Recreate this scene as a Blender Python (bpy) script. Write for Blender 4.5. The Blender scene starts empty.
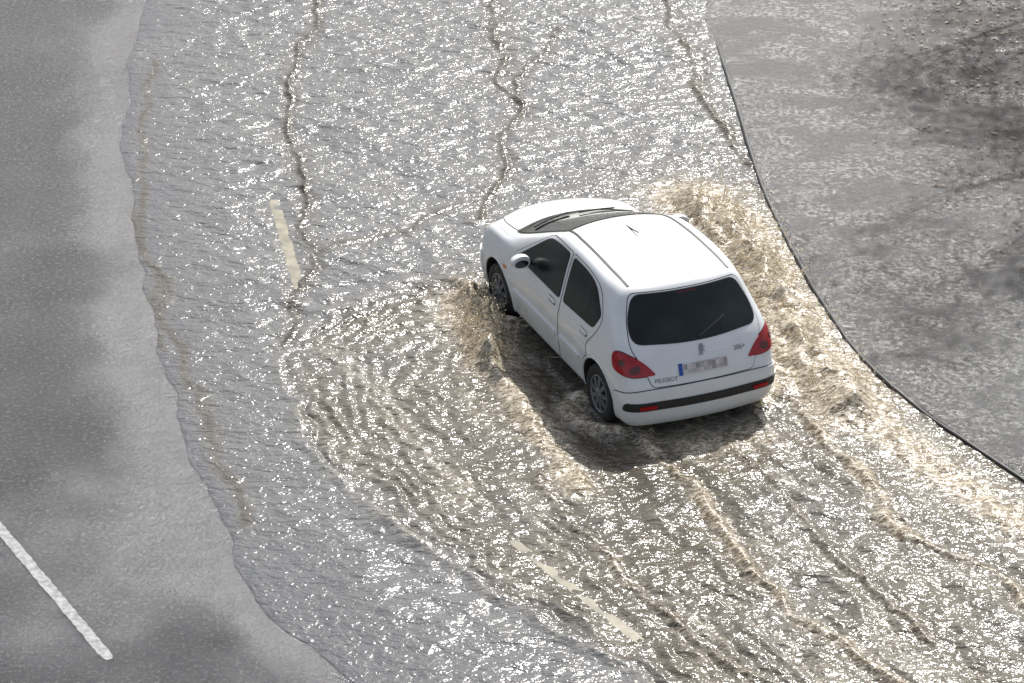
import bpy,bmesh,math,random
import numpy as np
from mathutils import Vector, Matrix
from mathutils.bvhtree import BVHTree
random.seed(7); rng=np.random.default_rng(7)
sc=bpy.context.scene
sc.view_settings.view_transform='Standard'; sc.view_settings.look='None'; sc.view_settings.exposure=0
def link(o,parent=None):
    sc.collection.objects.link(o)
    if parent is not None: o.parent=parent
    return o
# ------------------------------------------------------------------ materials
def new_mat(name):
    m=bpy.data.materials.new(name); m.use_nodes=True
    nt=m.node_tree; b=nt.nodes['Principled BSDF']
    return m,nt,b
def simple(name,col,rough=.5,metal=0,coat=0,noise=0,nscale=30,spec=None,trans=0):
    m,nt,b=new_mat(name)
    b.inputs['Base Color'].default_value=(*col,1); b.inputs['Roughness'].default_value=rough
    b.inputs['Metallic'].default_value=metal; b.inputs['Coat Weight'].default_value=coat
    b.inputs['Coat Roughness'].default_value=.03
    if spec is not None: b.inputs['Specular IOR Level'].default_value=spec
    if noise:
        tc=nt.nodes.new('ShaderNodeTexCoord'); n=nt.nodes.new('ShaderNodeTexNoise'); n.inputs['Scale'].default_value=nscale
        n.inputs['Detail'].default_value=5
        nt.links.new(tc.outputs['Object'],n.inputs['Vector'])
        r=nt.nodes.new('ShaderNodeMapRange'); r.inputs[1].default_value=.3; r.inputs[2].default_value=.7
        r.inputs[3].default_value=1-noise; r.inputs[4].default_value=1+noise*.3
        nt.links.new(n.outputs['Fac'],r.inputs[0])
        mx=nt.nodes.new('ShaderNodeMix'); mx.data_type='RGBA'; mx.blend_type='MULTIPLY'; mx.inputs[0].default_value=1
        mx.inputs[6].default_value=(*col,1); nt.links.new(r.outputs[0],mx.inputs[7])
        nt.links.new(mx.outputs[2],b.inputs['Base Color'])
    return m
M_white=simple('white_paint',(.82,.82,.81),.28,0,.8,noise=.05,nscale=6)
M_gap=simple('panel_gap',(.03,.03,.03),.7)
M_black=simple('black_plastic',(.022,.022,.024),.5,noise=.2)
M_glass=simple('dark_glass',(.010,.017,.015),.05,noise=.8,nscale=3)
M_sglass=simple('side_glass',(.010,.014,.013),.20,noise=.8,nscale=4,spec=.4)
M_red=simple('red_lamp',(.42,.006,.012),.15,0,.3,noise=.3,nscale=25,spec=.4)
M_redd=simple('red_reflector',(.40,.006,.008),.3,spec=.3)
M_amber=simple('lamp_clear',(.6,.55,.45),.1,0,1)
M_ind=simple('amber_lens',(.7,.25,.03),.3)
M_lens=simple('lens_dark',(.10,.003,.005),.2,0,.3)
M_tyre=simple('tyre_rubber',(.02,.02,.02),.7,noise=.3)
M_rim=simple('wheel_trim',(.20,.205,.21),.35,.4,noise=.3)
M_badge=simple('badge_metal',(.28,.28,.29),.3,.7)
M_blue=simple('plate_blue',(.02,.08,.4),.4)
M_dark=simple('underbody',(.02,.02,.02),.8)
M_mirr=simple('mirror_silver',(.10,.10,.105),.2,1)
# ------------------------------------------------------------------ car body
NJ=3
K=7
xs=[.12,.24,.48,.86,1.30,1.75,2.20,2.60,2.95,3.30,3.58,3.72]
N=len(xs)-1
S=[[None]*K for _ in xs]
yl0=[.65,.70,.72,.72,.72,.72,.72,.72,.72,.71,.69,.61]
yl1=[.69,.775,.79,.79,.79,.79,.79,.79,.79,.785,.75,.64]
yl2=[.705,.80,.82,.82,.818,.818,.818,.82,.82,.81,.77,.65]
yl3=[.705,.80,.824,.828,.826,.826,.826,.826,.824,.81,.77,.64]
yl4=[.685,.765,.785,.79,.79,.79,.79,.785,.78,.77,.73,.62]
zl4=[.92,.935,.935,.915,.90,.885,.875,.875,.88,.86,.82,.755]
x0=[.13,.24,.48,.86,1.30,1.75,2.20,2.60,2.95,3.28,3.50,3.62]
x1=[.07,.20,.46,.86,1.30,1.75,2.20,2.60,2.95,3.30,3.57,3.70]
x2=[.06,.20,.46,.86,1.30,1.75,2.20,2.60,2.95,3.30,3.57,3.69]
x3=[.12,.24,.47,.86,1.30,1.75,2.20,2.60,2.95,3.28,3.53,3.65]
x4=[.23,.34,.54,.88,1.30,1.75,2.20,2.60,2.95,3.26,3.50,3.62]
r5=[(.43,.64,1.14),(.55,.675,1.20),(.72,.685,1.25),(.98,.685,1.29),(1.35,.68,1.305),(1.72,.67,1.295),(2.04,.65,1.25),(2.52,.685,1.075),(2.93,.72,.935),(3.24,.715,.905),(3.47,.68,.86),(3.58,.58,.80)]
r6=[(.55,.57,1.325),(.66,.585,1.36),(.80,.585,1.378),(1.02,.58,1.392),(1.35,.57,1.405),(1.70,.56,1.395),(1.99,.535,1.345),(2.45,.59,1.155),(2.90,.66,.97),(3.20,.645,.94),(3.44,.61,.895),(3.55,.52,.835)]
for i in range(N+1):
    S[i][0]=(x0[i],yl0[i],.19); S[i][1]=(x1[i],yl1[i],.31); S[i][2]=(x2[i],yl2[i],.50)
    S[i][3]=(x3[i],yl3[i],.70); S[i][4]=(x4[i],yl4[i],zl4[i]); S[i][5]=r5[i]; S[i][6]=r6[i]
Ct=[(.49,1.352),(.62,1.390),(.78,1.408),(1.02,1.424),(1.38,1.436),(1.74,1.427),(2.09,1.378),(2.60,1.185),(3.06,1.005),(3.35,.965),(3.59,.915),(3.72,.85)]
R=[(.07,.19),(.0,.31),(-.005,.50),(.05,.70),(.16,.93),(.34,1.15),(.49,1.352)]
Fr=[(3.74,.19),(3.83,.31),(3.85,.50),(3.82,.69),(3.77,.79),(3.745,.825),(3.72,.85)]
verts=[];idx={}
def P(i,j,k):
    t=abs(j)/NJ; ex,ey,ez=S[i][k]
    if i==0: c=R[k]
    elif i==N: c=Fr[k]
    elif k==K-1: c=Ct[i]
    else: c=(ex,ez)
    w=1-t**2.2
    return (ex+(c[0]-ex)*w, ey*j/NJ, ez+(c[1]-ez)*w)
def vid(i,j,k):
    if (i,j,k) not in idx:
        idx[(i,j,k)]=len(verts); verts.append(P(i,j,k))
    return idx[(i,j,k)]
faces=[]
for i in range(N):
    for k in range(K-1):
        for s in (NJ,-NJ):
            f=[vid(i,s,k),vid(i+1,s,k),vid(i+1,s,k+1),vid(i,s,k+1)]
            faces.append(f if s<0 else f[::-1])
    for j in range(-NJ,NJ):
        faces.append([vid(i,j,K-1),vid(i+1,j,K-1),vid(i+1,j+1,K-1),vid(i,j+1,K-1)])
        faces.append([vid(i,j,0),vid(i,j+1,0),vid(i+1,j+1,0),vid(i+1,j,0)])
for j in range(-NJ,NJ):
    for k in range(K-1):
        faces.append([vid(0,j,k),vid(0,j,k+1),vid(0,j+1,k+1),vid(0,j+1,k)])
        faces.append([vid(N,j,k),vid(N,j+1,k),vid(N,j+1,k+1),vid(N,j,k+1)])
T=np.array(verts); C=T.copy()
nv=len(verts); nb=[set() for _ in range(nv)]; dg=[[] for _ in range(nv)]
for f in faces:
    for a in range(4):
        nb[f[a]].add(f[(a+1)%4]); nb[f[a]].add(f[(a+3)%4]); dg[f[a]].append(f[(a+2)%4])
for it in range(12):
    L=np.empty_like(C)
    for v in range(nv):
        n=len(nb[v]); L[v]=(n*n*C[v]+4*C[list(nb[v])].sum(0)+C[dg[v]].sum(0))/(n*(n+5))
    C+= (T-L)*.7
me=bpy.data.meshes.new('body'); me.from_pydata([tuple(c) for c in C],[],faces); me.update()
tmp=link(bpy.data.objects.new('tmp',me))
sub=tmp.modifiers.new('s','SUBSURF'); sub.levels=3; sub.render_levels=3
dgph=bpy.context.evaluated_depsgraph_get()
fine=bpy.data.meshes.new_from_object(tmp.evaluated_get(dgph))
bm=bmesh.new(); bm.from_mesh(fine); bm.normal_update(); bmesh.ops.recalc_face_normals(bm,faces=bm.faces)
bm.verts.ensure_lookup_table(); bm.faces.ensure_lookup_table()
bvh=BVHTree.FromBMesh(bm); 
fverts=[[v.index for v in f.verts] for f in bm.faces]
vco=[v.co.copy() for v in bm.verts]; vno=[v.normal.copy() for v in bm.verts]
bm.to_mesh(fine); bm.free()
bpy.data.objects.remove(tmp)
def hit(o,d):
    loc,nor,ix,dist=bvh.ray_cast(Vector(o),Vector(d))
    if loc is None: loc,nor,ix,dist=bvh.find_nearest(Vector(o)+Vector(d)*3)
    n=Vector((0,0,0))
    for v in fverts[ix]: n+=vno[v]/((vco[v]-loc).length+1e-4)
    return loc,n.normalized()
car=link(bpy.data.objects.new('car',None)); car.empty_display_size=.3
A=math.radians(23.3)
h=np.array([-math.sin(A),math.cos(A)]); l=np.array([-math.cos(A),-math.sin(A)])
O=np.array([.875,-1.60])-.64*h-.74*l
car.location=(O[0],O[1],-.02); car.rotation_euler=(0,0,math.radians(90)+A)
car['label']='white five-door hatchback driving through brown flood water'; car['category']='car'
body=link(bpy.data.objects.new('body',fine),car)
fine.materials.clear(); fine.materials.append(M_white); fine.materials.append(M_dark)
for p in fine.polygons: p.use_smooth=True
XR,XF=.64,3.05
bmc=bmesh.new()
for cx,r in ((XR,.345),(XF,.35)):
    for s in (1,-1):
        bmesh.ops.create_cone(bmc,cap_ends=True,segments=64,radius1=r,radius2=r,depth=.6,matrix=Matrix.Translation((cx,s*.80,.30))@Matrix.Rotation(math.pi/2,4,'X'))
cm=bpy.data.meshes.new('cut'); bmc.to_mesh(cm); bmc.free()
co=link(bpy.data.objects.new('cut',cm))
bo=body.modifiers.new('b','BOOLEAN'); bo.operation='DIFFERENCE'; bo.object=co; bo.solver='EXACT'
body.parent=None
dgph=bpy.context.evaluated_depsgraph_get()
bm2=bpy.data.meshes.new_from_object(body.evaluated_get(dgph))
body.modifiers.clear(); body.data=bm2; body.parent=car
bpy.data.objects.remove(co)
for p in bm2.polygons:
    p.use_smooth=True; p.material_index=0
    for cx,r in ((XR,.345),(XF,.35)):
        if all(abs(bm2.vertices[v].co.y)>.49 and math.hypot(bm2.vertices[v].co.x-cx,bm2.vertices[v].co.z-.30)<r+.002 for v in p.vertices):
            p.material_index=1; p.use_smooth=False
    if p.center.z<.215 and abs(p.normal.z)>.7: p.material_index=1
# ------------------------------------------------------------------ conformal panels
def rp(pts,r=.03,n=5):
    out=[];m=len(pts)
    for a in range(m):
        p=Vector((pts[a][0],pts[a][1])); rr=pts[a][2] if len(pts[a])>2 else r
        q=Vector(pts[a-1][:2]); s=Vector(pts[(a+1)%m][:2])
        d1=(q-p);d2=(s-p); l1=min(rr,d1.length*.48); l2=min(rr,d2.length*.48)
        A_=p+d1.normalized()*l1; B_=p+d2.normalized()*l2
        if rr<1e-4: out.append(p[:]);continue
        for t in range(n+1):
            t/=n; out.append(tuple(A_*(1-t)**2+p*2*t*(1-t)+B_*t*t))
    return out
def grow(poly,d):
    m=len(poly); ar=sum(poly[i-1][0]*poly[i][1]-poly[i][0]*poly[i-1][1] for i in range(m)); sg=1 if ar>0 else -1
    out=[]
    for i in range(m):
        a=Vector(poly[i-1]);b=Vector(poly[i]);c=Vector(poly[(i+1)%m])
        e1=(b-a);e2=(c-b)
        if e1.length<1e-6: e1=e2
        if e2.length<1e-6: e2=e1
        n1=Vector((e1.y,-e1.x)).normalized();n2=Vector((e2.y,-e2.x)).normalized()
        n=(n1+n2); n=n.normalized() if n.length>.1 else n1
        out.append(tuple(b+n*d*sg/max(.5,n.dot(n1))))
    return out
def side(s): return lambda u,v:((u,s*2.0,v),(0,-s,0))
def rear(u,v): return ((-1.5,u,v),(1,0,0))
def top(u,v): return ((u,v,3.0),(0,0,-1))
def cylr(u,v):
    th=u/.8; return ((.75-2*math.cos(th),2*math.sin(th),v),(math.cos(th),-math.sin(th),0))
def cylf(u,v):
    th=u/.8; return ((3.0+2*math.cos(th),2*math.sin(th),v),(-math.cos(th),-math.sin(th),0))
def patch(name,poly,mp,off,mat,thick=None,cell=.035,parent=car):
    b=bmesh.new(); vs=[b.verts.new((p[0],p[1],0)) for p in poly]; b.faces.new(vs)
    xs_=[p[0] for p in poly]; ys_=[p[1] for p in poly]
    for ax,lo,hi in ((0,min(xs_),max(xs_)),(1,min(ys_),max(ys_))):
        n=int((hi-lo)/cell)
        for q in range(1,n+1):
            c=lo+(hi-lo)*q/(n+1)
            pc=(c,0,0) if ax==0 else (0,c,0); pn_=(1,0,0) if ax==0 else (0,1,0)
            bmesh.ops.bisect_plane(b,geom=b.verts[:]+b.edges[:]+b.faces[:],plane_co=pc,plane_no=pn_,dist=1e-6)
    nn={}
    for v in b.verts:
        o,d=mp(v.co.x,v.co.y); loc,n=hit(o,d); nn[v]=n; v.co=loc+n*off
    b.normal_update(); b.faces.ensure_lookup_table()
    bad=sum(f.calc_area()*(1 if f.normal.dot(nn[f.verts[0]])>0 else -1) for f in b.faces)
    if bad<0: bmesh.ops.reverse_faces(b,faces=b.faces[:])
    for f in b.faces: f.smooth=True
    th=off+.002 if thick is None else thick
    be=[e for e in b.edges if e.is_boundary]; dup={};low={}
    for e in be:
        for v in e.verts:
            if v not in dup:
                dup[v]=b.verts.new(v.co); low[v]=b.verts.new(v.co-nn[v]*th)
    for e in be:
        f=e.link_faces[0]; a,c=e.verts
        for l_ in f.loops:
            if l_.edge==e: a=l_.vert; c=l_.link_loop_next.vert
        try:
            g=b.faces.new([dup[c],dup[a],low[a],low[c]]); g.smooth=True
        except Exception: pass
    m=bpy.data.meshes.new(name); b.to_mesh(m); b.free(); m.materials.append(mat)
    return link(bpy.data.objects.new(name,m),parent)
def arc(cx,cz,r,a0,a1,n=14):
    return [(cx+r*math.cos(math.radians(a0+(a1-a0)*t/n)),cz+r*math.sin(math.radians(a0+(a1-a0)*t/n)),0) for t in range(n+1)]
for s in (1,-1):
    sd=side(s)
    fd=rp([(1.565,.25,.05),(2.61,.25,.06),(2.69,.60,.1),(2.66,.90,.03),(2.12,1.285,.10),(1.84,1.335,.2),(1.54,1.35,.03),(1.54,.6,.1)],.04)
    rdp=[(1.545,.25,.04),(1.515,.6,.1),(1.515,1.352,.03),(1.15,1.345,.3),(.84,1.29,.12),(.66,1.05,.08),(.74,.88,.15),(.90,.72,.1)]+arc(XR,.30,.385,52,3,8)+[(1.03,.25,.02)]
    rd=rp(rdp,.03)
    for nm,poly in (('door',fd),('door',rd)):
        patch('door_seal',grow(poly,.007),sd,.0015,M_gap,parent=car)
        d=patch('door',poly,sd,.004,M_white)
        if poly is fd:
            win=rp([(1.58,.890,.03),(2.59,.890,.02),(2.12,1.245,.09),(1.84,1.30,.2),(1.59,1.315,.04)],.03)
            hx=1.62
        else:
            win=rp([(1.475,.895,.03),(1.475,1.317,.03),(1.15,1.315,.25),(.93,1.27,.10),(.715,1.075,.035),(.80,.925,.05)],.03)
            hx=.88
        patch('window_frame',grow(win,.014),sd,.0065,M_black,parent=d)
        patch('window',win,sd,.0085,M_sglass,parent=d)
        if poly is fd: patch('window_divider',[(2.38,.89),(2.365,.89),(2.365,1.065),(2.38,1.05)],sd,.010,M_black,parent=d)
        else: patch('window_divider',[(.965,.925),(.985,.925),(1.01,1.28),(.99,1.28)],sd,.010,M_black,parent=d)
        patch('handle_recess',rp([(hx,.78),(hx+.17,.78),(hx+.17,.835),(hx,.835)],.02),sd,.0055,M_gap,parent=d)
        patch('handle',rp([(hx,.80),(hx+.165,.80),(hx+.165,.83),(hx,.83)],.012),sd,.022,M_white,thick=.016,parent=d)
        ms=[(1.60,.47),(2.60,.47),(2.62,.53),(1.60,.53)] if poly is fd else [(1.06,.47),(1.50,.47),(1.50,.53),(1.03,.53)]
        patch('side_moulding',rp(ms,.01),sd,.022,M_white,thick=.020,parent=d)
    patch('sill_trim',rp([(1.04,.205),(2.65,.205),(2.65,.235),(1.03,.235)],.008),sd,.006,M_black)
    patch('wheel_arch_lip',arc(XR,.30,.372,-12,192,26)+arc(XR,.30,.350,192,-12,26),sd,.010,M_white,thick=.03)
    patch('wheel_arch_lip',arc(XF,.30,.377,-12,192,26)+arc(XF,.30,.355,192,-12,26),sd,.010,M_white,thick=.03)
    patch('side_indicator',rp([(2.80,.66),(2.87,.66),(2.87,.69),(2.80,.69)],.01),sd,.008,M_ind)
    e=[(.62,.520),(.98,.525),(1.35,.52),(1.70,.51),(2.03,.485)]
    patch('roof_strip',[(a,s*(b-.013)) for a,b in e]+[(a,s*(b+.013)) for a,b in e[::-1]],top,.005,M_black)
    tl=rp([(s*.49,.695,.03),(s*.66,.690,.05),(s*.86,.735,.06),(s*.89,.875,.05),(s*.80,.910,.05),(s*.62,.83,.10)],.04)
    tl_=patch('tail_light_seal',grow(tl,.007),cylr,.003,M_gap)
    t=patch('tail_light',tl,cylr,.014,M_red)
    patch('tail_light_lens',arc(s*.66,.755,.038,0,345,16),cylr,.0165,M_lens,parent=t)
    patch('tail_light_lens',arc(s*.77,.81,.030,0,345,16),cylr,.0165,M_lens,parent=t)
    hl=rp([(s*.36,.64),(s*.62,.66),(s*.80,.78),(s*.72,.82),(s*.45,.76)],.04)
    patch('headlight',hl,cylf,.010,M_amber)
    patch('reflector',rp([(s*.48,.395),(s*.60,.395),(s*.60,.425),(s*.48,.425)],.012),cylr,.046,M_redd,thick=.02)
rb=[(-.83,.20),(.83,.20),(.83,.52,.03),(.62,.565,.1),(0,.575,.2),(-.62,.565,.1),(-.83,.52,.03)]
rbp=rp(rb,.03)
patch('rear_bumper_seal',grow(rbp,.006),cylr,.006,M_gap)
patch('rear_bumper',rbp,cylr,.022,M_white,thick=.022)
patch('bumper_insert',rp([(-.72,.375),(.72,.375),(.70,.455),(-.70,.455)],.03),cylr,.032,M_black,thick=.014)
patch('front_bumper',rp([(-.82,.20),(.82,.20),(.82,.55),(.5,.60),(-.5,.60),(-.82,.55)],.04),cylf,.018,M_white,thick=.018)
patch('front_grille',rp([(-.34,.26),(.34,.26),(.40,.44),(-.40,.44)],.05),cylf,.026,M_black)
tgp=rp([(-.52,.585,.05),(.52,.585,.05),(.60,.80,.1),(.672,.93,.06),(.64,1.10,.2),(.555,1.335,.06),(-.555,1.335,.06),(-.64,1.10,.2),(-.672,.93,.06),(-.60,.80,.1)],.05)
patch('tailgate_seal',grow(tgp,.007),rear,.002,M_gap)
tg=patch('tailgate',tgp,rear,.006,M_white)
rg=rp([(-.64,.965,.09),(0,.93,.5),(.64,.965,.09),(.625,1.12,.2),(.525,1.318,.07),(-.525,1.318,.07),(-.625,1.12,.2)],.05)
patch('rear_window_frame',grow(rg,.010),rear,.009,M_black,parent=tg)
patch('rear_window',rg,rear,.012,M_glass,parent=tg)
patch('tailgate_crease',rp([(-.36,.815),(.36,.815),(.34,.822),(-.34,.822)],.003),rear,.009,M_white,parent=tg)
patch('rear_wiper',rp([(-.02,.955,.01),(.02,.955,.01),(-.30,1.075,.006),(-.31,1.062,.006)],.006),rear,.03,M_black,thick=.012,parent=tg)
patch('brake_light',rp([(-.10,1.300),(.10,1.300),(.09,1.312),(-.09,1.312)],.005),rear,.0145,M_lens,parent=tg)
def plate_mat():
    m,nt,b=new_mat('plate_white'); tc=nt.nodes.new('ShaderNodeTexCoord'); mp_=nt.nodes.new('ShaderNodeMapping'); mp_.inputs['Scale'].default_value=(1,24,24)
    sn=nt.nodes.new('ShaderNodeVectorMath'); sn.operation='FLOOR'; wn=nt.nodes.new('ShaderNodeTexWhiteNoise')
    cr=nt.nodes.new('ShaderNodeValToRGB'); cr.color_ramp.elements[0].color=(.33,.29,.29,1); cr.color_ramp.elements[1].color=(.70,.66,.65,1)
    nt.links.new(tc.outputs['Object'],mp_.inputs[0]); nt.links.new(mp_.outputs[0],sn.inputs[0])
    sx=nt.nodes.new('ShaderNodeSeparateXYZ'); cx=nt.nodes.new('ShaderNodeCombineXYZ')
    nt.links.new(sn.outputs[0],sx.inputs[0]); nt.links.new(sx.outputs[1],cx.inputs[1]); nt.links.new(sx.outputs[2],cx.inputs[2])
    nt.links.new(cx.outputs[0],wn.inputs['Vector']); nt.links.new(wn.outputs['Value'],cr.inputs[0]); nt.links.new(cr.outputs[0],b.inputs['Base Color'])
    b.inputs['Roughness'].default_value=.4
    return m
PZ=.045
pl=patch('licence_plate',rp([(-.26,.61+PZ),(.26,.61+PZ),(.26,.72+PZ),(-.26,.72+PZ)],.01),rear,.014,simple('plate_edge',(.75,.73,.72),.4),parent=tg)
patch('plate_characters',[(-.245,.622+PZ),(.205,.622+PZ),(.205,.708+PZ),(-.245,.708+PZ)],rear,.0165,plate_mat(),parent=tg)
patch('plate_strip',[(.215,.612+PZ),(.255,.612+PZ),(.255,.718+PZ),(.215,.718+PZ)],rear,.0165,M_blue,parent=tg)
def text(name,s,size,cx,cz,mp,off,mat,parent):
    cu=bpy.data.curves.new('t','FONT'); cu.body=s; cu.size=size; cu.align_x='CENTER'; cu.align_y='CENTER'; cu.resolution_u=3; cu.offset=.001
    o=link(bpy.data.objects.new('t',cu)); dg_=bpy.context.evaluated_depsgraph_get()
    m=bpy.data.meshes.new_from_object(o.evaluated_get(dg_)); bpy.data.objects.remove(o)
    for v in m.vertices:
        u=cx-v.co.x; o_,d_=mp(u,cz+v.co.y); l_,n=hit(o_,d_); v.co=l_+n*off
    m.materials.clear(); m.materials.append(mat); m.name=name
    return link(bpy.data.objects.new(name,m),parent)
text('maker_lettering','PEUGEOT',.052,.385,.638,rear,.0095,M_badge,tg)
text('model_lettering','206+',.062,-.40,.80,rear,.0095,M_badge,tg)
lion=[(-.01,.86),(.012,.866),(.024,.856),(.022,.842),(.038,.838),(.036,.828),(.018,.826),(.022,.812),(.034,.800),(.026,.796),(.010,.806),(.004,.788),(.016,.772),(.004,.772),(-.006,.790),(-.014,.772),(-.026,.772),(-.018,.795),(-.022,.82),(-.018,.845)]
patch('lion_emblem',[(-a,.035+b) for a,b in lion],rear,.014,M_badge,parent=tg,cell=.1)
bn=rp([(2.98,-.61,.04),(3.14,0,.5),(2.98,.61,.04),(3.28,.63,.1),(3.54,.54,.15),(3.69,0,.6),(3.54,-.54,.15),(3.28,-.63,.1)],.05)
patch('bonnet_seal',grow(bn,.008),top,.002,M_gap); patch('bonnet',bn,top,.006,M_white)
ws=rp([(2.90,-.63,.04),(3.05,-.30,.3),(3.08,0,.3),(3.05,.30,.3),(2.90,.63,.04),(2.47,.565,.2),(2.02,.50,.06),(2.08,0,.8),(2.02,-.50,.06),(2.47,-.565,.2)],.05)
patch('windscreen_frame',grow(ws,.014),top,.003,M_black); patch('windscreen',ws,top,.007,M_glass)
patch('cowl_panel',rp([(2.90,-.63,.02),(3.06,-.30,.2),(3.09,0,.2),(3.06,.30,.2),(2.90,.63,.02),(2.96,.64,.02),(3.10,.30,.2),(3.135,0,.2),(3.10,-.30,.2),(2.96,-.64,.02)],.03),top,.010,M_black)
patch('windscreen_wiper',rp([(3.05,.05,.01),(3.03,.03,.01),(2.78,.50,.01),(2.80,.52,.01)],.01),top,.03,M_black,thick=.012)
patch('windscreen_wiper',rp([(3.03,-.45,.01),(3.01,-.47,.01),(2.86,-.02,.01),(2.88,.0,.01)],.01),top,.03,M_black,thick=.012)
def tube(name,p,q,r0,r1,mat,parent,seg=10):
    p=Vector(p);q=Vector(q);b=bmesh.new(); d=q-p
    bmesh.ops.create_cone(b,cap_ends=True,segments=seg,radius1=r0,radius2=r1,depth=d.length,matrix=Matrix.Translation((p+q)/2)@d.to_track_quat('Z','Y').to_matrix().to_4x4())
    m=bpy.data.meshes.new(name); b.to_mesh(m); b.free(); m.materials.append(mat)
    for f in m.polygons: f.use_smooth=True
    return link(bpy.data.objects.new(name,m),parent)
tube('antenna',(1.98,0,1.39),(1.50,0,1.462),.008,.006,M_black,car)
for s in (1,-1):
    MX,MY,MZ=(2.29,.895,.975) if s>0 else (2.44,-.915,1.02)
    b=bmesh.new(); bmesh.ops.create_uvsphere(b,u_segments=32,v_segments=20,radius=1)
    for v in b.verts:
        x,y,z=v.co; x=x if x>0 else max(x*1.2,-.42)
        v.co=(MX+.095*x, MY+.100*y, MZ+.070*z*(1-.15*y*s))
    m=bpy.data.meshes.new('wing_mirror'); b.to_mesh(m); b.free(); m.materials.append(M_white)
    for f in m.polygons:f.use_smooth=True
    mo=link(bpy.data.objects.new('wing_mirror',m),car)
    b=bmesh.new(); bmesh.ops.create_circle(b,cap_ends=True,segments=32,radius=1)
    for v in b.verts: v.co=(MX-.0425, MY+.072*v.co.x,MZ-.012+.040*v.co.y)
    m=bpy.data.meshes.new('mirror_glass'); b.to_mesh(m); b.free(); m.materials.append(M_mirr)
    link(bpy.data.objects.new('mirror_glass',m),mo)
    tube('mirror_arm',(MX+.08,s*.74,.92),(MX+.03,s*.86,MZ-.03),.022,.020,M_black,mo,16)
def lathe(name,prof,mat,parent,seg=64,smooth=True):
    b=bmesh.new(); rings=[]
    for r,y in prof:
        rings.append([b.verts.new((r*math.cos(2*math.pi*a/seg),y,r*math.sin(2*math.pi*a/seg))) for a in range(seg)])
    for q in range(len(rings)-1):
        for a in range(seg):
            b.faces.new([rings[q][a],rings[q][(a+1)%seg],rings[q+1][(a+1)%seg],rings[q+1][a]])
    bmesh.ops.recalc_face_normals(b,faces=b.faces)
    m=bpy.data.meshes.new(name); b.to_mesh(m); b.free(); m.materials.append(mat)
    for f in m.polygons:f.use_smooth=smooth
    return link(bpy.data.objects.new(name,m),parent)
tyre_prof=[(.185,-.08),(.20,-.088),(.25,-.09),(.278,-.082),(.29,-.065),(.2925,-.02),(.2925,.02),(.29,.065),(.278,.082),(.25,.09),(.20,.088),(.185,.08),(.185,-.08)]
def wheel(cx,s):
    w=link(bpy.data.objects.new('wheel',None),car); w.location=(cx,s*.715,.29); w.empty_display_size=.1
    if s<0: w.rotation_euler=(0,0,math.pi)
    lathe('tyre',tyre_prof,M_tyre,w)
    lathe('rim',[(.19,.078),(.186,.088),(.172,.086),(.168,.07),(.168,-.07),(.18,-.07)],M_rim,w)
    lathe('brake_disc',[(.165,.02),(.02,.02),(.001,.02)],M_dark,w)
    b=bmesh.new()
    ns=9
    for q in range(ns):
        a=2*math.pi*q/ns+.2
        pts=[(.045,-.022),(.172,-.020),(.172,.020),(.045,.022)]
        lo=[];hi=[]
        for (r,t) in pts:
            x=r*math.cos(a)-t*math.sin(a); z=r*math.sin(a)+t*math.cos(a)
            hi.append(b.verts.new((x,.092-(.012 if r>.1 else 0),z))); lo.append(b.verts.new((x,.06,z)))
        b.faces.new(hi)
        for t in range(4): b.faces.new([hi[t],lo[t],lo[(t+1)%4],hi[(t+1)%4]])
    bmesh.ops.recalc_face_normals(b,faces=b.faces)
    m=bpy.data.meshes.new('wheel_spokes'); b.to_mesh(m); b.free(); m.materials.append(M_rim)
    link(bpy.data.objects.new('wheel_spokes',m),w)
    lathe('hub_cap',[(.056,.085),(.054,.097),(.03,.100),(.001,.101)],M_rim,w,32)
for cx in (XR,XF):
    for s in (1,-1): wheel(cx,s)
# ------------------------------------------------------------------ numpy helpers
perm=rng.permutation(512)
ang=rng.random(512)*2*math.pi
def pn(x,y,seed=0):
    xi=np.floor(x).astype(int); yi=np.floor(y).astype(int); xf=x-xi; yf=y-yi
    u=xf**3*(xf*(xf*6-15)+10); v=yf**3*(yf*(yf*6-15)+10)
    def g(a,b,dx,dy):
        hh=ang[(perm[(perm[(a+seed*17)%512]+b)%512])%512]; return np.cos(hh)*dx+np.sin(hh)*dy
    n00=g(xi,yi,xf,yf);n10=g(xi+1,yi,xf-1,yf);n01=g(xi,yi+1,xf,yf-1);n11=g(xi+1,yi+1,xf-1,yf-1)
    return (n00*(1-u)+n10*u)*(1-v)+(n01*(1-u)+n11*u)*v
def dist(px,py,line):
    best=np.full(px.shape,1e9)
    for (ax,ay),(bx,by) in zip(line[:-1],line[1:]):
        dx,dy=bx-ax,by-ay; t=np.clip(((px-ax)*dx+(py-ay)*dy)/(dx*dx+dy*dy),0,1)
        best=np.minimum(best,np.hypot(px-ax-t*dx,py-ay-t*dy))
    return best
flood=[(-4.69,9.69),(-4.71,7.60),(-4.56,5.71),(-4.23,3.43),(-3.77,.94),(-3.38,-.83),(-2.94,-2.42),(-2.64,-3.70),(-2.20,-4.87),(-1.77,-5.58),(-1.32,-6.15)]
kerb=[(2.44,9.69),(2.53,7.83),(2.63,6.01),(2.73,3.84),(2.91,2.27),(3.11,.94),(3.42,-.57),(3.96,-1.74),(4.67,-2.94)]
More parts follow.
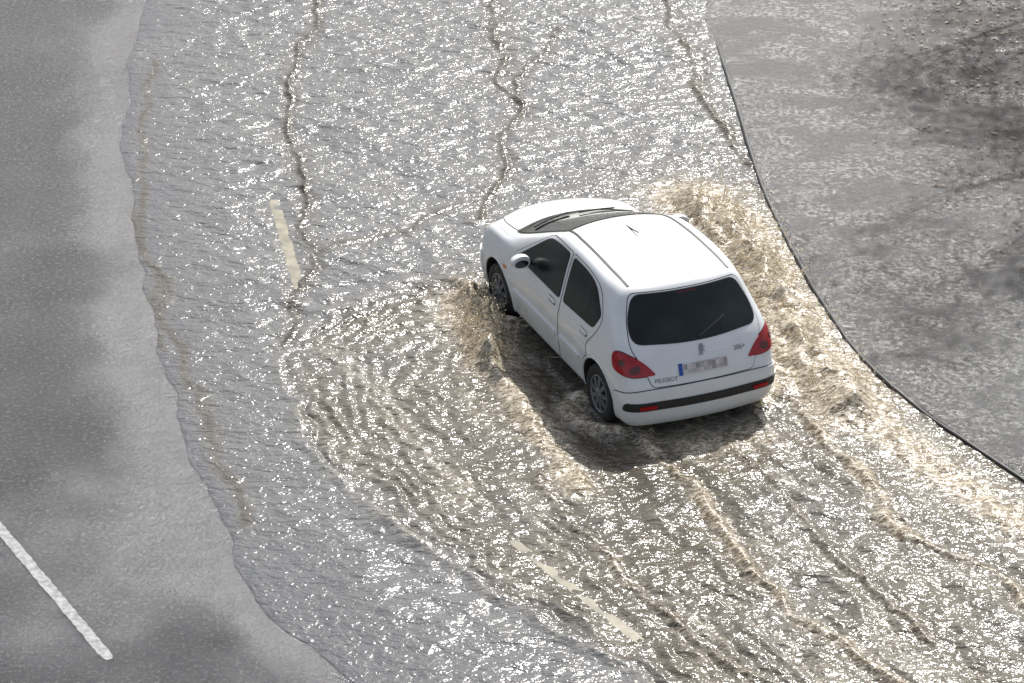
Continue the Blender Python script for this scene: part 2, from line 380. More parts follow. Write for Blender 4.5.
def smoothc(tab,y,wd=.6):
    t=sorted([(b,a) for a,b in tab]); ys=np.array([q[0] for q in t]); xv=np.array([q[1] for q in t])
    s0=(xv[1]-xv[0])/(ys[1]-ys[0]); s1=(xv[-1]-xv[-2])/(ys[-1]-ys[-2])
    def f(q):
        r=np.interp(q,ys,xv); r=np.where(q<ys[0],xv[0]+s0*(q-ys[0]),r); return np.where(q>ys[-1],xv[-1]+s1*(q-ys[-1]),r)
    acc=0
    for k_ in np.linspace(-wd,wd,13): acc=acc+f(y+k_)
    return acc/13
curve=smoothc
def spline(line,n=8):
    p=np.array(line,float); p=np.vstack([2*p[0]-p[1],p,2*p[-1]-p[-2]]); out=[]
    for i in range(1,len(p)-2):
        for t in np.linspace(0,1,n,endpoint=False):
            out.append(tuple(.5*((2*p[i])+(-p[i-1]+p[i+1])*t+(2*p[i-1]-5*p[i]+4*p[i+1]-p[i+2])*t*t+(-p[i-1]+3*p[i]-3*p[i+1]+p[i+2])*t**3)))
    out.append(tuple(p[-2])); return out
def grid_mesh(name,X,Y,Z,mat,attrs=None,parent=None):
    ny,nx=X.shape; co_=np.stack([X,Y,Z],-1).reshape(-1,3).astype(np.float32)
    ii=np.arange(ny*nx).reshape(ny,nx); q=np.stack([ii[:-1,:-1],ii[:-1,1:],ii[1:,1:],ii[1:,:-1]],-1).reshape(-1,4)
    m=bpy.data.meshes.new(name); m.vertices.add(len(co_)); m.vertices.foreach_set('co',co_.ravel())
    m.loops.add(q.size); m.loops.foreach_set('vertex_index',q.ravel().astype(np.int32))
    m.polygons.add(len(q)); m.polygons.foreach_set('loop_start',np.arange(0,q.size,4,dtype=np.int32)); m.polygons.foreach_set('loop_total',np.full(len(q),4,dtype=np.int32))
    m.polygons.foreach_set('use_smooth',np.ones(len(q),dtype=bool)); m.update(calc_edges=True)
    for k_,v_ in (attrs or {}).items():
        a=m.attributes.new(k_,'FLOAT','POINT'); a.data.foreach_set('value',v_.reshape(-1).astype(np.float32))
    m.materials.append(mat); o=link(bpy.data.objects.new(name,m)); return o
def carf(X,Y): return (X-O[0])*h[0]+(Y-O[1])*h[1],(X-O[0])*l[0]+(Y-O[1])*l[1]
def cw(u,v): return (O[0]+u*h[0]+v*l[0],O[1]+u*h[1]+v*l[1])
def sstep(a,b,x):
    t=np.clip((x-a)/(b-a),0,1); return t*t*(3-2*t)
# ------------------------------------------------------------------ node helpers
class NT:
    def __init__(s,nt): s.nt=nt
    def n(s,t,**k):
        n=s.nt.nodes.new(t)
        for a,b in k.items(): setattr(n,a,b)
        return n
    def l(s,a,b): s.nt.links.new(a,b)
    def noise(s,vec,scale,detail=4,rough=.55,dist=0):
        n=s.n('ShaderNodeTexNoise'); n.inputs['Scale'].default_value=scale; n.inputs['Detail'].default_value=detail; n.inputs['Roughness'].default_value=rough; n.inputs['Distortion'].default_value=dist
        s.l(vec,n.inputs['Vector']); return n.outputs['Fac']
    def rng(s,v,a,b,c,d,smooth=True):
        n=s.n('ShaderNodeMapRange')
        if smooth: n.interpolation_type='SMOOTHSTEP'
        for q,w in zip((1,2,3,4),(a,b,c,d)): n.inputs[q].default_value=w
        s.l(v,n.inputs[0]); return n.outputs[0]
    def mix(s,f,a,b,blend='MIX'):
        n=s.n('ShaderNodeMix',data_type='RGBA',blend_type=blend)
        for sock,v in ((0,f),(6,a),(7,b)):
            if hasattr(v,'is_linked') : s.l(v,n.inputs[sock])
            elif sock==0: n.inputs[0].default_value=v
            else: n.inputs[sock].default_value=(*v,1)
        return n.outputs[2]
    def math(s,op,a,b=None):
        n=s.n('ShaderNodeMath',operation=op)
        for q,v in enumerate((a,b)):
            if v is None: continue
            if hasattr(v,'is_linked'): s.l(v,n.inputs[q])
            else: n.inputs[q].default_value=v
        return n.outputs[0]
    def bump(s,hgt,strength,distance,prev=None):
        n=s.n('ShaderNodeBump'); n.inputs['Distance'].default_value=distance
        if hasattr(strength,'is_linked'): s.l(strength,n.inputs['Strength'])
        else: n.inputs['Strength'].default_value=strength
        s.l(hgt,n.inputs['Height']); 
        if prev is not None: s.l(prev,n.inputs['Normal'])
        return n.outputs[0]
    def attr(s,name): 
        n=s.n('ShaderNodeAttribute',attribute_name=name); return n.outputs['Fac']
    def mapping(s,vec,scale,rot):
        n=s.n('ShaderNodeMapping'); n.inputs['Scale'].default_value=scale; n.inputs['Rotation'].default_value=rot; s.l(vec,n.inputs[0]); return n.outputs[0]
def water_mat():
    m,nt,b=new_mat('flood_water'); q=NT(nt); tc=q.n('ShaderNodeTexCoord').outputs['Object']
    mud=q.attr('mud'); foam=q.attr('foam'); line=q.attr('line'); shal=q.attr('shallow')
    n1=q.noise(tc,1.0,4); n2=q.noise(tc,7,4,.6)
    grey=q.mix(n1,(.115,.115,.114),(.175,.173,.166)); grey=q.mix(q.math('MULTIPLY',shal,.8),grey,(.10,.103,.108))
    br=q.mix(n2,(.080,.071,.052),(.15,.132,.098))
    col=q.mix(mud,grey,br); col=q.mix(line,col,(.050,.038,.024))
    cm_=q.mapping(tc,(1.0,1.9,1),(0,0,-1.16))
    nl=q.noise(cm_,7,5,.6,1.4); lace=q.rng(q.math('ABSOLUTE',q.math('SUBTRACT',nl,.5)),.0,.055,1,0)
    n3=q.noise(cm_,14,5,.65,.5); fm=q.math('MULTIPLY',foam,q.math('ADD',q.math('MULTIPLY',lace,.85),q.rng(n3,.46,.64,0,1.1)))
    fm=q.math('MINIMUM',fm,1.0)
    fc=q.mix(q.noise(tc,5,4),(.42,.34,.215),(.76,.71,.61))
    col=q.mix(q.rng(foam,.3,1.0,0,.85),col,(.205,.155,.088)); col=q.mix(fm,col,fc)
    q.l(col,b.inputs['Base Color'])
    q.l(q.math('MAXIMUM',q.rng(fm,0,1,.165,.38),q.rng(shal,0,1,.165,.20,False)),b.inputs['Roughness']); b.inputs['IOR'].default_value=1.43
    mp=q.mapping(tc,(1,1.7,1),(0,0,.75)); mp2=q.mapping(tc,(1,1.6,1),(0,0,-.5)); mp3=q.mapping(tc,(1,1.4,1),(0,0,.2))
    w1=q.noise(mp,4.5,1.5,.45,.4); w2=q.noise(mp2,12,2,.5,.5); w3=q.noise(mp3,28,1.5,.4,.3)
    bb=q.bump(w1,q.rng(shal,0,1,.62,.35,False),.065); bb=q.bump(w2,q.rng(shal,0,1,.65,.45,False),.030,bb); bb=q.bump(w3,q.rng(shal,0,1,.5,.4,False),.012,bb); q.l(bb,b.inputs['Normal'])
    return m
def asphalt_mat():
    m,nt,b=new_mat('wet_asphalt'); q=NT(nt); tc=q.n('ShaderNodeTexCoord').outputs['Object']
    big=q.noise(tc,.6,8,.7,.3); mid=q.noise(tc,3.0,7,.7); gr=q.noise(tc,24,5,.8); sp_=q.noise(tc,20,6,.85)
    film=q.rng(q.math('ADD',q.math('MULTIPLY',big,.9),q.math('MULTIPLY',q.attr('film'),.35)),.34,.80,0,1,False)
    col=q.mix(mid,(.022,.024,.028),(.060,.063,.070)); col=q.mix(q.math('MULTIPLY',q.rng(gr,.50,.66,0,1),q.math('SUBTRACT',1.0,film)),col,(.17,.175,.18)); q.l(col,b.inputs['Base Color'])
    q.l(q.rng(film,0,1,.20,.15),b.inputs['Roughness'])
    q.l(q.math('MULTIPLY',q.rng(sp_,.50,.58,0,1),q.rng(big,.38,.62,.08,.6)),b.inputs['Coat Weight']); b.inputs['Coat Roughness'].default_value=.16; b.inputs['Coat IOR'].default_value=1.5
    bb=q.bump(mid,.5,.05,q.bump(gr,q.rng(film,0,1,1.0,.3),.024)); q.l(bb,b.inputs['Normal']); q.l(bb,b.inputs['Coat Normal']); return m
def pave_mat():
    m,nt,b=new_mat('wet_paving'); q=NT(nt); tc=q.n('ShaderNodeTexCoord').outputs['Object']
    mid=q.noise(tc,2.4,8,.75,.2); gr=q.noise(tc,20,5,.8); big=q.noise(q.mapping(tc,(1,1.8,1),(0,0,.6)),.75,8,.72,.3); sp_=q.noise(tc,17,7,.85)
    film=q.rng(big,.36,.66,0,1,False)
    col=q.mix(mid,(.020,.021,.023),(.058,.058,.060)); col=q.mix(q.rng(gr,.52,.68,0,.7),col,(.16,.158,.152))
    dirt=q.math('MULTIPLY',q.attr('dirt'),q.rng(q.noise(tc,2.0,8,.75),.36,.56,0,1)); col=q.mix(dirt,col,(.026,.018,.011)); q.l(col,b.inputs['Base Color'])
    q.l(q.math('ADD',q.rng(film,0,1,.20,.13),q.math('MULTIPLY',dirt,.4)),b.inputs['Roughness'])
    cw_=q.math('MULTIPLY',q.rng(sp_,.48,.55,0,1),q.rng(big,.40,.56,.1,1))
    q.l(q.math('SUBTRACT',cw_,dirt),b.inputs['Coat Weight']); b.inputs['Coat Roughness'].default_value=.19; b.inputs['Coat IOR'].default_value=1.9
    bb=q.bump(mid,.55,.06,q.bump(gr,.9,.022)); q.l(bb,b.inputs['Normal']); q.l(bb,b.inputs['Coat Normal']); return m
M_water=water_mat(); M_asph=asphalt_mat(); M_pave=pave_mat()
# ------------------------------------------------------------------ ground, road, water
def axis(lo,hi,step,ext,gr=1.35):
    a=list(np.arange(lo,hi+step/2,step)); s=step
    up=[];x=a[-1]
    while x<ext: s*=gr; x+=s; up.append(x)
    s=step;dn=[];x=a[0]
    while x>-ext: s*=gr; x-=s; dn.append(x)
    return np.array(dn[::-1]+a+up)
gm=simple('earth',(.09,.085,.075),.8,noise=.3,nscale=1)
b=bmesh.new(); bmesh.ops.create_grid(b,x_segments=4,y_segments=4,size=900); m=bpy.data.meshes.new('ground'); b.to_mesh(m); b.free(); m.materials.append(gm)
for v in m.vertices: v.co.z=-.10
g=link(bpy.data.objects.new('ground',m)); g['kind']='structure'
DASH=[((-2.62,3.35),(-2.19,1.10)),((.0,-3.95),(1.08,-5.60))]
xa=axis(-8,6,.1,45,1.4); ya=axis(-8,12,.1,120,1.4); Xr,Yr=np.meshgrid(xa,ya)
dE=curve(flood,Yr)-Xr
film=np.exp(-(np.clip(dE-.1,0,9)/.45)**2)*(1+.6*pn(Xr*.8,Yr*.8,72))+.8*np.exp(-((Xr+3.4)/.7)**2-((Yr+4.2)/2.0)**2)
Zr=np.zeros_like(Xr)
for d_ in DASH: Zr=np.maximum(Zr,.038*np.exp(-(dist(Xr,Yr,list(d_))/.4)**2))
road=grid_mesh('road',Xr,Yr,Zr,M_asph,{'film':film}); road['kind']='structure'
KW=.035
ypf=axis(-7.5,11.5,.1,120,1.5); sp=np.linspace(0,1,130)[None]; Ypf=np.repeat(ypf[:,None],130,1)
fk=sstep(7.9,8.1,Ypf); fz=sstep(6.8,7.9,Ypf)
Kc=curve(kerb,Ypf)
Xp=Kc+KW*(1-fk)-.06*fk+30*sp**2
dirt=np.maximum(np.clip((Xp-3.9)/1.4,0,1)*np.clip((Ypf-2.5)/3.0,0,1),.8*np.clip((Xp-5.0)/.8,0,1)*np.clip((Ypf-.0)/1.5,0,1))
Zp=.072+.006*pn(Xp*1.1,Ypf*1.1,5)
Zp=np.where(fz>0,Zp*(1-fz)+fz*np.minimum(Zp,.042+.03*(Xp-2.5)+.008*pn(Xp*1.5,Ypf*1.5,6)),Zp)
pv=grid_mesh('pavement',Xp,Ypf,Zp,M_pave,{'dirt':dirt}); pv['kind']='structure'
kp=[(-.008,-.02),(-.005,.070),(.003,.080),(.03,.081),(.038,.076),(.038,.03)]
yk=np.arange(-9,7.95,.05)
XK=np.stack([curve(kerb,yk)+a for a,_ in kp],1); XK+=(.012*pn(yk*1.3,yk*0,9)+.006*pn(yk*5,yk*0,19))[:,None]; YK=np.repeat(yk[:,None],len(kp),1)
ZK=np.repeat(np.array([b_ for _,b_ in kp])[None],len(yk),0)-.022*sstep(7.1,7.9,YK)-(.014*np.clip(pn(yk*.9,yk*0,29)*2,0,1))[:,None]
kb=grid_mesh('kerb',XK,YK,ZK,simple('wet_kerb_stone',(.022,.021,.020),.45,noise=.5,nscale=8)); kb['kind']='structure'
# water surface
yw=axis(-7.5,11.2,.024,110,1.4); nxw=330
sw=np.linspace(0,1,nxw)[None]
Y=np.repeat(yw[:,None],nxw,1)
Lx=curve(flood,Y)+.07*pn(Y*2.2,Y*0+3,2)+.14*pn(Y*.7,Y*0+7,3)+.02*pn(Y*6,Y*0,4)
Kx=curve(kerb,Y)-.004+(.12*pn(Y*1.1,Y*0,33)+.06*pn(Y*4,Y*0,34))*sstep(7.9,8.4,Y)
X=Lx+(Kx-Lx)*sw
wx=X+.12*pn(X*1.3,Y*1.3,11); wy=Y+.12*pn(X*1.3,Y*1.3,12)
cu_,cv_=carf(wx,wy)
dl=X-Lx
def rid(n): return 1-2.2*np.abs(n)
def rot(deg):
    a=math.radians(deg); return wx*math.cos(a)+wy*math.sin(a), -wx*math.sin(a)+wy*math.cos(a)
p1,q1=rot(-42); p2,q2=rot(22)
shal=np.clip(1-dl/.9+.6*pn(X*1.2,Y*1.2,15),0,1)
shal=np.maximum(shal,np.clip(1-(dl-.5)/1.4,0,1)*sstep(-2.8,-4.6,Y))
amp=(1-.82*shal)*(.45+1.1*np.clip(pn(X*.5,Y*.5,14)+.4,0,1))
Zw=amp*(.026*pn(p1*.8,q1*1.7,1)+.013*rid(pn(p1*1.5,q1*3.4,2))+.016*pn(p2*2.4,q2*5,3)+.006*pn(p1*5,q1*8,4))
Zw+=shal*(.0025*pn(p2*3,q2*9,8)+.0015*pn(p1*6,q1*11,9))
foam=np.zeros_like(X); mud=np.zeros_like(X); line=np.zeros_like(X)
jx=X+.20*pn(X*1.1,Y*1.1,20)+.06*pn(X*4,Y*4,21)+.018*pn(X*12,Y*12,22); jy=Y+.20*pn(X*1.1,Y*1.1,25)+.06*pn(X*4,Y*4,23)+.018*pn(X*12,Y*12,24)
Al=[(-2.41,11.5),(-2.41,9.69),(-2.60,7.60),(-2.58,5.41),(-2.34,3.43),(-2.12,1.65),(-2.22,.71),(-2.31,-.19)]
A2=[(-2.1,1.9),(-1.2,2.6),(-.3,3.4)]
Bl=[(-.18,11.5),(-.18,9.69),(-.11,6.95),(.04,6.01),(-.14,4.26),(-.27,2.78)]
Cl=[(.60,8.62),(.22,7.27),(.04,6.01)]
Dl=[(1.9,11.5),(1.97,9.69),(2.16,7.27),(2.43,5.71),(2.68,4.26)]
E2=[(-4.2,3.2),(-3.5,.6),(-3.05,-1.0),(-2.6,-2.9),(-2.4,-3.6)]
E3=[(-4.4,7.5),(-4.25,5),(-3.9,2.2),(-3.5,-.2)]
wl=[(1.21,-1.84),(1.70,-3.16),(1.98,-4.38),(2.43,-5.19),(3.0,-6.15),(3.8,-7.5)]
wr=[(2.58,-1.25),(3.12,-2.51),(3.45,-3.70),(4.13,-4.62),(4.36,-5.03),(5.4,-7)]
wm=[(.26,-2.8),(.77,-4.2),(1.42,-5.5),(2.02,-6.15),(3,-7.5)]
w4=[(2.0,-2.2),(2.6,-3.7),(3.3,-5.2),(4.3,-7)]
bow=spline([(-.15,1.15),(-1.0,1.25),(-1.9,.55),(-2.24,-.5),(-2.1,-1.7),(-1.5,-3.0),(-.54,-4.38),(.6,-5.6),(1.6,-7)])
lsp=[cw(3.35,.92),cw(2.8,1.12),(cw(2.1,1.33))]
lsp2=[cw(2.1,1.33),cw(1.3,1.45),cw(.4,1.5),cw(-.6,1.6)]
rsp=[(1.95,3.3),(2.35,2.6),(2.68,.94),(2.98,-.55),(3.2,-1.5)]
rsp2=[(3.1,-1.2),(3.75,-2.4),(4.5,-3.6),(5.5,-5)]
poly=[(-.1,1.3)]+bow+[(6,-7.6),(4.67,-2.94),(3.42,-.57),(3.11,.94),(2.91,2.27),(2.7,3.8),(1.6,3.2),(.9,2.2)]
def inside(px,py,pl):
    r=np.zeros(px.shape,bool)
    for (ax,ay),(bx,by) in zip(pl,pl[1:]+pl[:1]):
        c=((ay>py)!=(by>py)); xx=(bx-ax)*(py-ay)/((by-ay) if by!=ay else 1e-9)+ax
        r^=c&(px<xx)
    return r
ins=inside(jx,jy,poly); db=dist(jx,jy,bow)
zone=np.where(ins,np.clip(db/.3,0,1),0)
Zw*=1-.6*zone
fan=np.where(ins,1,0)*np.exp(-(db/1.7)**2)*np.clip(db/.1,0,1)
Zw+=fan*.011*np.sin(2*math.pi*(db/.17+1.1*pn(X*1.5,Y*1.5,48)+.5*pn(X*4,Y*4,49)))*np.clip(pn(X*1.3,Y*1.3,50)*1.6+.7,0,1.3)
Zw+=zone*(.012*pn(cu_*1.1+5,cv_*2.6,41)+.009*rid(pn(cu_*2.2,cv_*5.5,42))+.009*pn(cu_*5,cv_*9,43))
wk=np.exp(-((cv_)/1.7)**4)*sstep(.2,-1.2,cu_)
Zw+=wk*(.028*rid(pn(cu_*.8,cv_*2.6,81))+.012*pn(cu_*2.6,cv_*6,82))
bm_=np.clip(.6+1.4*pn(X*1.5,Y*1.5,47),.35,1.2)
Zw+=.034*np.exp(-(db/.075)**2)*bm_
line=np.maximum(line,.8*np.exp(-((db-.12)/.07)**2)*ins*bm_)
foam=np.maximum(foam,.26*np.exp(-((db-.03)/.06)**2)*bm_)
mud=np.maximum(mud,zone*np.clip(.9+.4*pn(X*1.0,Y*1.0,44),0,1))
foam=np.maximum(foam,zone*np.clip(pn(cu_*.8,cv_*2.5,45)*.8,0,.25))
for ln,hh,ww,ff,lf,lo in ((Al,.020,.028,.0,1,.35),(A2,.010,.022,.0,.5,.2),(Bl,.026,.032,.10,1,.4),(Cl,.014,.026,.0,.8,.3),(Dl,.028,.038,.2,1,.4),(E2,.008,.02,.0,.5,.1),(E3,.006,.016,.0,.5,.1),(wl,.050,.05,.85,1,.7),(wr,.045,.05,.85,1,.7),(wm,.028,.04,.45,.9,.5),(w4,.026,.04,.35,.8,.5)):
    sp_l=spline(ln,5); d=dist(jx,jy,sp_l); mod=np.clip(.85+1.1*pn(X*1.6,Y*1.6,31),lo,1.2)
    Zw+=hh*np.exp(-(d/ww)**2)*mod; Zw-=.3*hh*np.exp(-(d/(ww*3))**2)
    foam=np.maximum(foam,ff*np.exp(-(d/(ww*1.8))**2)*mod); line=np.maximum(line,lf*np.exp(-((d-.01)/(ww*1.7))**2)*mod); mud=np.maximum(mud,.6*np.exp(-(d/(ww*4))**2))
Zw+=.004*np.exp(-((dl-.05)/.025)**2)
line=np.maximum(line,.2*np.exp(-((dl-.0)/.025)**2))
dL=dist(jx,jy,lsp); dL2=dist(jx,jy,lsp2); dR=dist(jx,jy,rsp); dR2=dist(jx,jy,rsp2)
rg_=lambda d,w:np.exp(-(d/w)**2)
rough=pn(cu_*2.2,cv_*4,51)*.8+pn(cu_*5,cv_*8,52)*.35
tr=np.exp(-((cv_-1.02)/.18)**4)*np.clip((2.1-cu_)/.4,0,1)*np.clip((cu_+1.3)/1.0,0,1)
trr=np.exp(-((cv_+.72)/.13)**4)*np.clip((.3-cu_)/.2,0,1)*np.clip((cu_+1.6)/1.0,0,1)
trl=np.exp(-((cv_-.60)/.13)**4)*np.clip((.3-cu_)/.2,0,1)*np.clip((cu_+1.6)/1.0,0,1)
foam*=(1-.5*tr); Zw=Zw-.02*tr-.015*(trr+trl); line=np.maximum(line,.8*tr); line=np.maximum(line,.85*np.maximum(trr,trl))
Zw+=rg_(dL,.17)*(.14+.18*rough)+rg_(dL2,.10)*(.04+.08*rough)
Zw+=rg_(dR,.24)*(.13+.15*rough)+rg_(dR2,.16)*(.02+.07*rough)
foam=np.maximum(foam,rg_(dL,.34)*1.3); foam=np.maximum(foam,rg_(dL2,.17)*.95); foam=np.maximum(foam,rg_(dR,.48)*1.4); foam=np.maximum(foam,rg_(dR2,.32)*.9)
mud=np.maximum(mud,rg_(dL,.6)); mud=np.maximum(mud,rg_(dR,.8)); mud=np.maximum(mud,rg_(dR2,.5)*.9)
for cxw,cyw in ((.64,.72),(.64,-.72),(3.06,.72),(3.06,-.72)):
    dd=np.hypot((cu_-cxw)*.8,cv_-cyw); Zw+=rg_(dd-.32,.08)*((.08 if cxw>2 else .045)+.09*rough); foam=np.maximum(foam,1.0*rg_(dd-.30,.11))
bk=np.exp(-(cv_/.75)**4)*np.exp(-((cu_+.35)/.35)**2); foam=np.maximum(foam,.6*bk*(1-np.maximum(trr,trl))); Zw+=bk*.06*rough
und=(cu_>.15)&(cu_<3.7)&(np.abs(cv_)<.72)
Zw=np.where(und,np.minimum(Zw,.02),Zw)
for d_ in DASH:
    q_=np.exp(-(dist(X,Y,list(d_))/.13)**4); Zw=Zw*(1-.80*q_)-.0036*q_
Zw+=.045
ramp=np.clip(.12+dl/1.2,0,1); Zw=Zw*ramp
Zw=np.where(dl<.10,.001+(Zw-.001)*sstep(0,.10,dl),Zw)
Zw=np.maximum(Zw,.0035); Zw[:,0]=-.01
far=np.clip((np.abs(Y-2)-10.5)/3,0,1); Zw=Zw*(1-far)+.03*far; Zw[:,0]=-.01
water=grid_mesh('water',X,Y,Zw,M_water,{'foam':np.clip(foam,0,1),'mud':np.clip(mud,0,1),'line':np.clip(line,0,1),'shallow':shal}); water['kind']='structure'
# ------------------------------------------------------------------ lane markings
M_line=simple('worn_road_paint',(.36,.36,.35),.45,noise=.6,nscale=18)
M_line2=simple('submerged_road_paint',(.33,.30,.215),.3,noise=.5,nscale=6)
def dash(p,q,w,z=.004,wob=.010,mat=None):
    p=Vector(p);q=Vector(q);d=(q-p);n=Vector((-d.y,d.x)).normalized(); b=bmesh.new(); k=60; L_=[];R_=[]
    for t in range(k+1):
        c=p+d*t/k; tt=min(1,min(t,k-t)/3+.6)
        L_.append(b.verts.new((*(c+n*(w/2*tt+random.uniform(-wob,wob))),z))); R_.append(b.verts.new((*(c-n*(w/2*tt+random.uniform(-wob,wob))),z)))
    for t in range(k): b.faces.new([L_[t],R_[t],R_[t+1],L_[t+1]])
    m=bpy.data.meshes.new('lane_marking'); b.to_mesh(m); b.free(); m.materials.append(mat or M_line)
    o=link(bpy.data.objects.new('lane_marking',m)); o['kind']='structure'; return o
dash(*DASH[0],.12,.0440,mat=M_line2,wob=.008); dash(*DASH[1],.10,.0440,mat=M_line2,wob=.008); dash((-4.75,-3.35),(-3.33,-5.80),.10,wob=.006)
# ------------------------------------------------------------------ spray droplets
def spray(name,pts,rad,mat):
    b=bmesh.new(); bmesh.ops.create_icosphere(b,subdivisions=1,radius=1); bv=np.array([v.co[:] for v in b.verts]); bf=np.array([[v.index for v in f.verts] for f in b.faces]); b.free()
    n=len(pts); st=1+rng.random((n,3))*1.2
    V=(bv[None]*(rad[:,None,None]*st[:,None,:])+pts[:,None,:]).reshape(-1,3); Fc=(bf[None]+(np.arange(n)*len(bv))[:,None,None]).reshape(-1,3)
    m=bpy.data.meshes.new(name); m.vertices.add(len(V)); m.vertices.foreach_set('co',V.astype(np.float32).ravel())
    m.loops.add(Fc.size); m.loops.foreach_set('vertex_index',Fc.ravel().astype(np.int32)); m.polygons.add(len(Fc))
    m.polygons.foreach_set('loop_start',np.arange(0,Fc.size,3,dtype=np.int32)); m.polygons.foreach_set('loop_total',np.full(len(Fc),3,dtype=np.int32))
    m.polygons.foreach_set('use_smooth',np.ones(len(Fc),dtype=bool)); m.update(calc_edges=True); m.materials.append(mat)
    o=link(bpy.data.objects.new(name,m)); o['kind']='stuff'; return o
M_drop=simple('muddy_droplets',(.80,.75,.65),.10,noise=.3,nscale=3)
_nt=M_drop.node_tree; _t=_nt.nodes.new('ShaderNodeBsdfTranslucent'); _t.inputs[0].default_value=(.84,.75,.59,1); _m=_nt.nodes.new('ShaderNodeMixShader'); _m.inputs[0].default_value=.55
_nt.links.new(_nt.nodes['Principled BSDF'].outputs[0],_m.inputs[1]); _nt.links.new(_t.outputs[0],_m.inputs[2]); _nt.links.new(_m.outputs[0],_nt.nodes['Material Output'].inputs[0])
def along(line_,n):
    L_=np.array(line_); seg=np.linalg.norm(np.diff(L_,axis=0),axis=1); c=np.r_[0,np.cumsum(seg)]; t=rng.random(n)*c[-1]
    return np.stack([np.interp(t,c,L_[:,0]),np.interp(t,c,L_[:,1])],1)
P_=[];R_=[]
def add(ln,n,sp_,hmax,r0,r1):
    k=max(1,n//30); base=along(ln,k); base+=rng.normal(0,sp_,(k,2)); hb=rng.exponential(hmax*.35,k).clip(0,hmax); dr=rng.normal(0,1,(k,2))
    ii=rng.integers(0,k,n); t=rng.random(n)
    p=base[ii]+dr[ii]*.12*t[:,None]+rng.normal(0,.010,(n,2)); z=.10+hb[ii]*(.25+.75*t)+rng.normal(0,.01,n)
    P_.append(np.c_[p,np.maximum(z,.04)]); R_.append(r0+(r1-r0)*rng.random(n)**4)
add(rsp,8500,.18,.50,.0012,.0065); add(rsp[:3],5500,.18,.70,.0012,.0070); add(rsp2,1000,.16,.16,.0012,.005); add(lsp,7500,.12,.46,.0012,.0065)
add(lsp2,900,.10,.14,.0012,.005)
spr=spray('water_spray',np.concatenate(P_),np.concatenate(R_),M_drop)
spr['label']='brown spray droplets thrown up beside the car'; spr['category']='water spray'
# ------------------------------------------------------------------ leaf litter on the pavement
n=5500; px=rng.uniform(3.9,9,n); py=rng.uniform(.5,11,n); keep=(rng.random(n)<np.maximum(np.clip((px-3.9)/1.6,0,1)*np.clip((py-1.8)/4,0,1),.6*np.clip((px-5)/.6,0,1)))&(pn(px*.8,py*.8,71)>-.15); px=px[keep];py=py[keep]
b=bmesh.new()
for x,y in zip(px,py):
    a=random.uniform(0,6.28); s_=random.uniform(.015,.045); t=random.uniform(.3,.6)
    c=Vector((x,y,.084+random.uniform(0,.006)))
    pts=[(s_,0,0),(s_*.3,s_*t,random.uniform(0,.01)),(-s_*.9,s_*.2,0),(-s_*.4,-s_*t,random.uniform(0,.01))]
    b.faces.new([b.verts.new(c+Vector((p[0]*math.cos(a)-p[1]*math.sin(a),p[0]*math.sin(a)+p[1]*math.cos(a),p[2]))) for p in pts])
m=bpy.data.meshes.new('leaf_litter'); b.to_mesh(m); b.free(); m.materials.append(simple('wet_dead_leaves',(.10,.06,.03),.5,noise=.6,nscale=2))
lf=link(bpy.data.objects.new('leaf_litter',m)); lf['kind']='stuff'; lf['label']='wet brown leaf litter on the pavement'; lf['category']='fallen leaves'
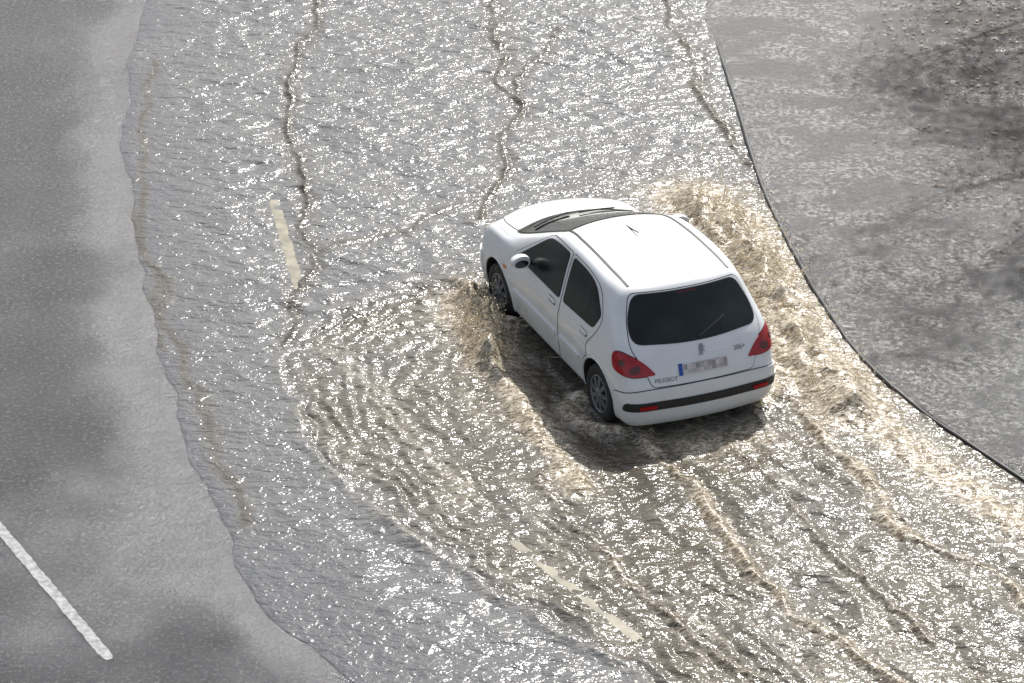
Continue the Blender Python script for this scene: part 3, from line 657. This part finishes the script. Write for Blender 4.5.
# ------------------------------------------------------------------ street trees beside the pavement (cast the soft shadows)
M_bark=simple('bark',(.10,.08,.06),.9,noise=.4,nscale=8); M_leaf=simple('leaves',(.06,.085,.03),.6,noise=.5,nscale=2)
def make_tree(x,y,H,seed,n_leaf):
    r=random.Random(seed); b=bmesh.new(); tips=[]
    def limb(p,d,L_,rad,lev):
        k=4; prev=None; ring=None; q=p.copy(); dd=d.copy()
        for t in range(k+1):
            rr=rad*(1-.5*t/k); z=dd.normalized(); xa_=z.orthogonal().normalized(); ya_=z.cross(xa_)
            ring=[b.verts.new(q+(xa_*math.cos(a*math.pi/4)+ya_*math.sin(a*math.pi/4))*rr) for a in range(8)]
            if prev:
                for a in range(8): b.faces.new([prev[a],prev[(a+1)%8],ring[(a+1)%8],ring[a]])
            prev=ring
            if t<k: q=q+dd*(L_/k); dd=(dd+Vector((r.uniform(-.15,.15),r.uniform(-.15,.15),r.uniform(-.05,.12)))).normalized()
            if lev>=1 and t>=2: tips.append(q.copy())
            if lev<3 and t>=2:
                for _ in range(2 if lev else 3):
                    nd=(dd*.7+Vector((r.uniform(-1,1),r.uniform(-1,1),r.uniform(-.1,.7)))).normalized()
                    limb(q,nd,L_*.62,rr*.55,lev+1)
    limb(Vector((0,0,-.05)),Vector((0,0,1)),H*.45,.13,0)
    tr_=link(bpy.data.objects.new('tree',None)); tr_.location=(x,y,.07)
    m=bpy.data.meshes.new('trunk'); b.to_mesh(m); b.free(); m.materials.append(M_bark)
    for f in m.polygons: f.use_smooth=True
    link(bpy.data.objects.new('trunk',m),tr_)
    b=bmesh.new()
    for _ in range(n_leaf):
        c=r.choice(tips)+Vector((r.gauss(0,.22),r.gauss(0,.22),r.gauss(0,.16)))
        s_=r.uniform(.04,.09); u=Vector((r.uniform(-1,1),r.uniform(-1,1),r.uniform(-.5,.5))).normalized(); w_=u.orthogonal().normalized()
        b.faces.new([b.verts.new(c+u*s_),b.verts.new(c+w_*s_*.6),b.verts.new(c-u*s_),b.verts.new(c-w_*s_*.6)])
    m=bpy.data.meshes.new('crown'); b.to_mesh(m); b.free(); m.materials.append(M_leaf); link(bpy.data.objects.new('crown',m),tr_)
    tr_['label']='leafy street tree standing on the wet pavement'; tr_['category']='tree'; tr_['group']='street trees along the pavement'
make_tree(7.0,5.9,6.5,11,4500); make_tree(7.8,11.6,7.5,5,8000)
# ------------------------------------------------------------------ light, sky, camera
sun_el=math.radians(48); az=math.radians(16)
sd_=Vector((math.sin(az)*math.cos(sun_el),math.cos(az)*math.cos(sun_el),math.sin(sun_el)))
sl=bpy.data.lights.new('sun','SUN'); sl.energy=4.8; sl.angle=math.radians(.8); sl.color=(1,.98,.95)
so=link(bpy.data.objects.new('sun',sl)); so.rotation_euler=sd_.to_track_quat('Z','Y').to_euler()
w=bpy.data.worlds.new("World");sc.world=w;w.use_nodes=True; nt=w.node_tree
sky=nt.nodes.new('ShaderNodeTexSky'); sky.sky_type='NISHITA'; sky.sun_disc=False; sky.sun_elevation=sun_el; sky.sun_rotation=az
sky.dust_density=3; sky.air_density=1.0; sky.ozone_density=.6
hs=nt.nodes.new('ShaderNodeHueSaturation'); hs.inputs['Saturation'].default_value=.6
nt.links.new(sky.outputs[0],hs.inputs['Color']); nt.links.new(hs.outputs[0],nt.nodes['Background'].inputs[0]); nt.nodes['Background'].inputs[1].default_value=.15
cd=bpy.data.cameras.new("camera"); cam=link(bpy.data.objects.new("camera",cd)); sc.camera=cam
E=math.radians(27); cam.location=(0,-30*math.cos(E),30*math.sin(E)); cam.rotation_euler=(math.pi/2-E,0,0); cd.lens=36*3000/1024; cd.clip_end=3000; cd.clip_start=.5
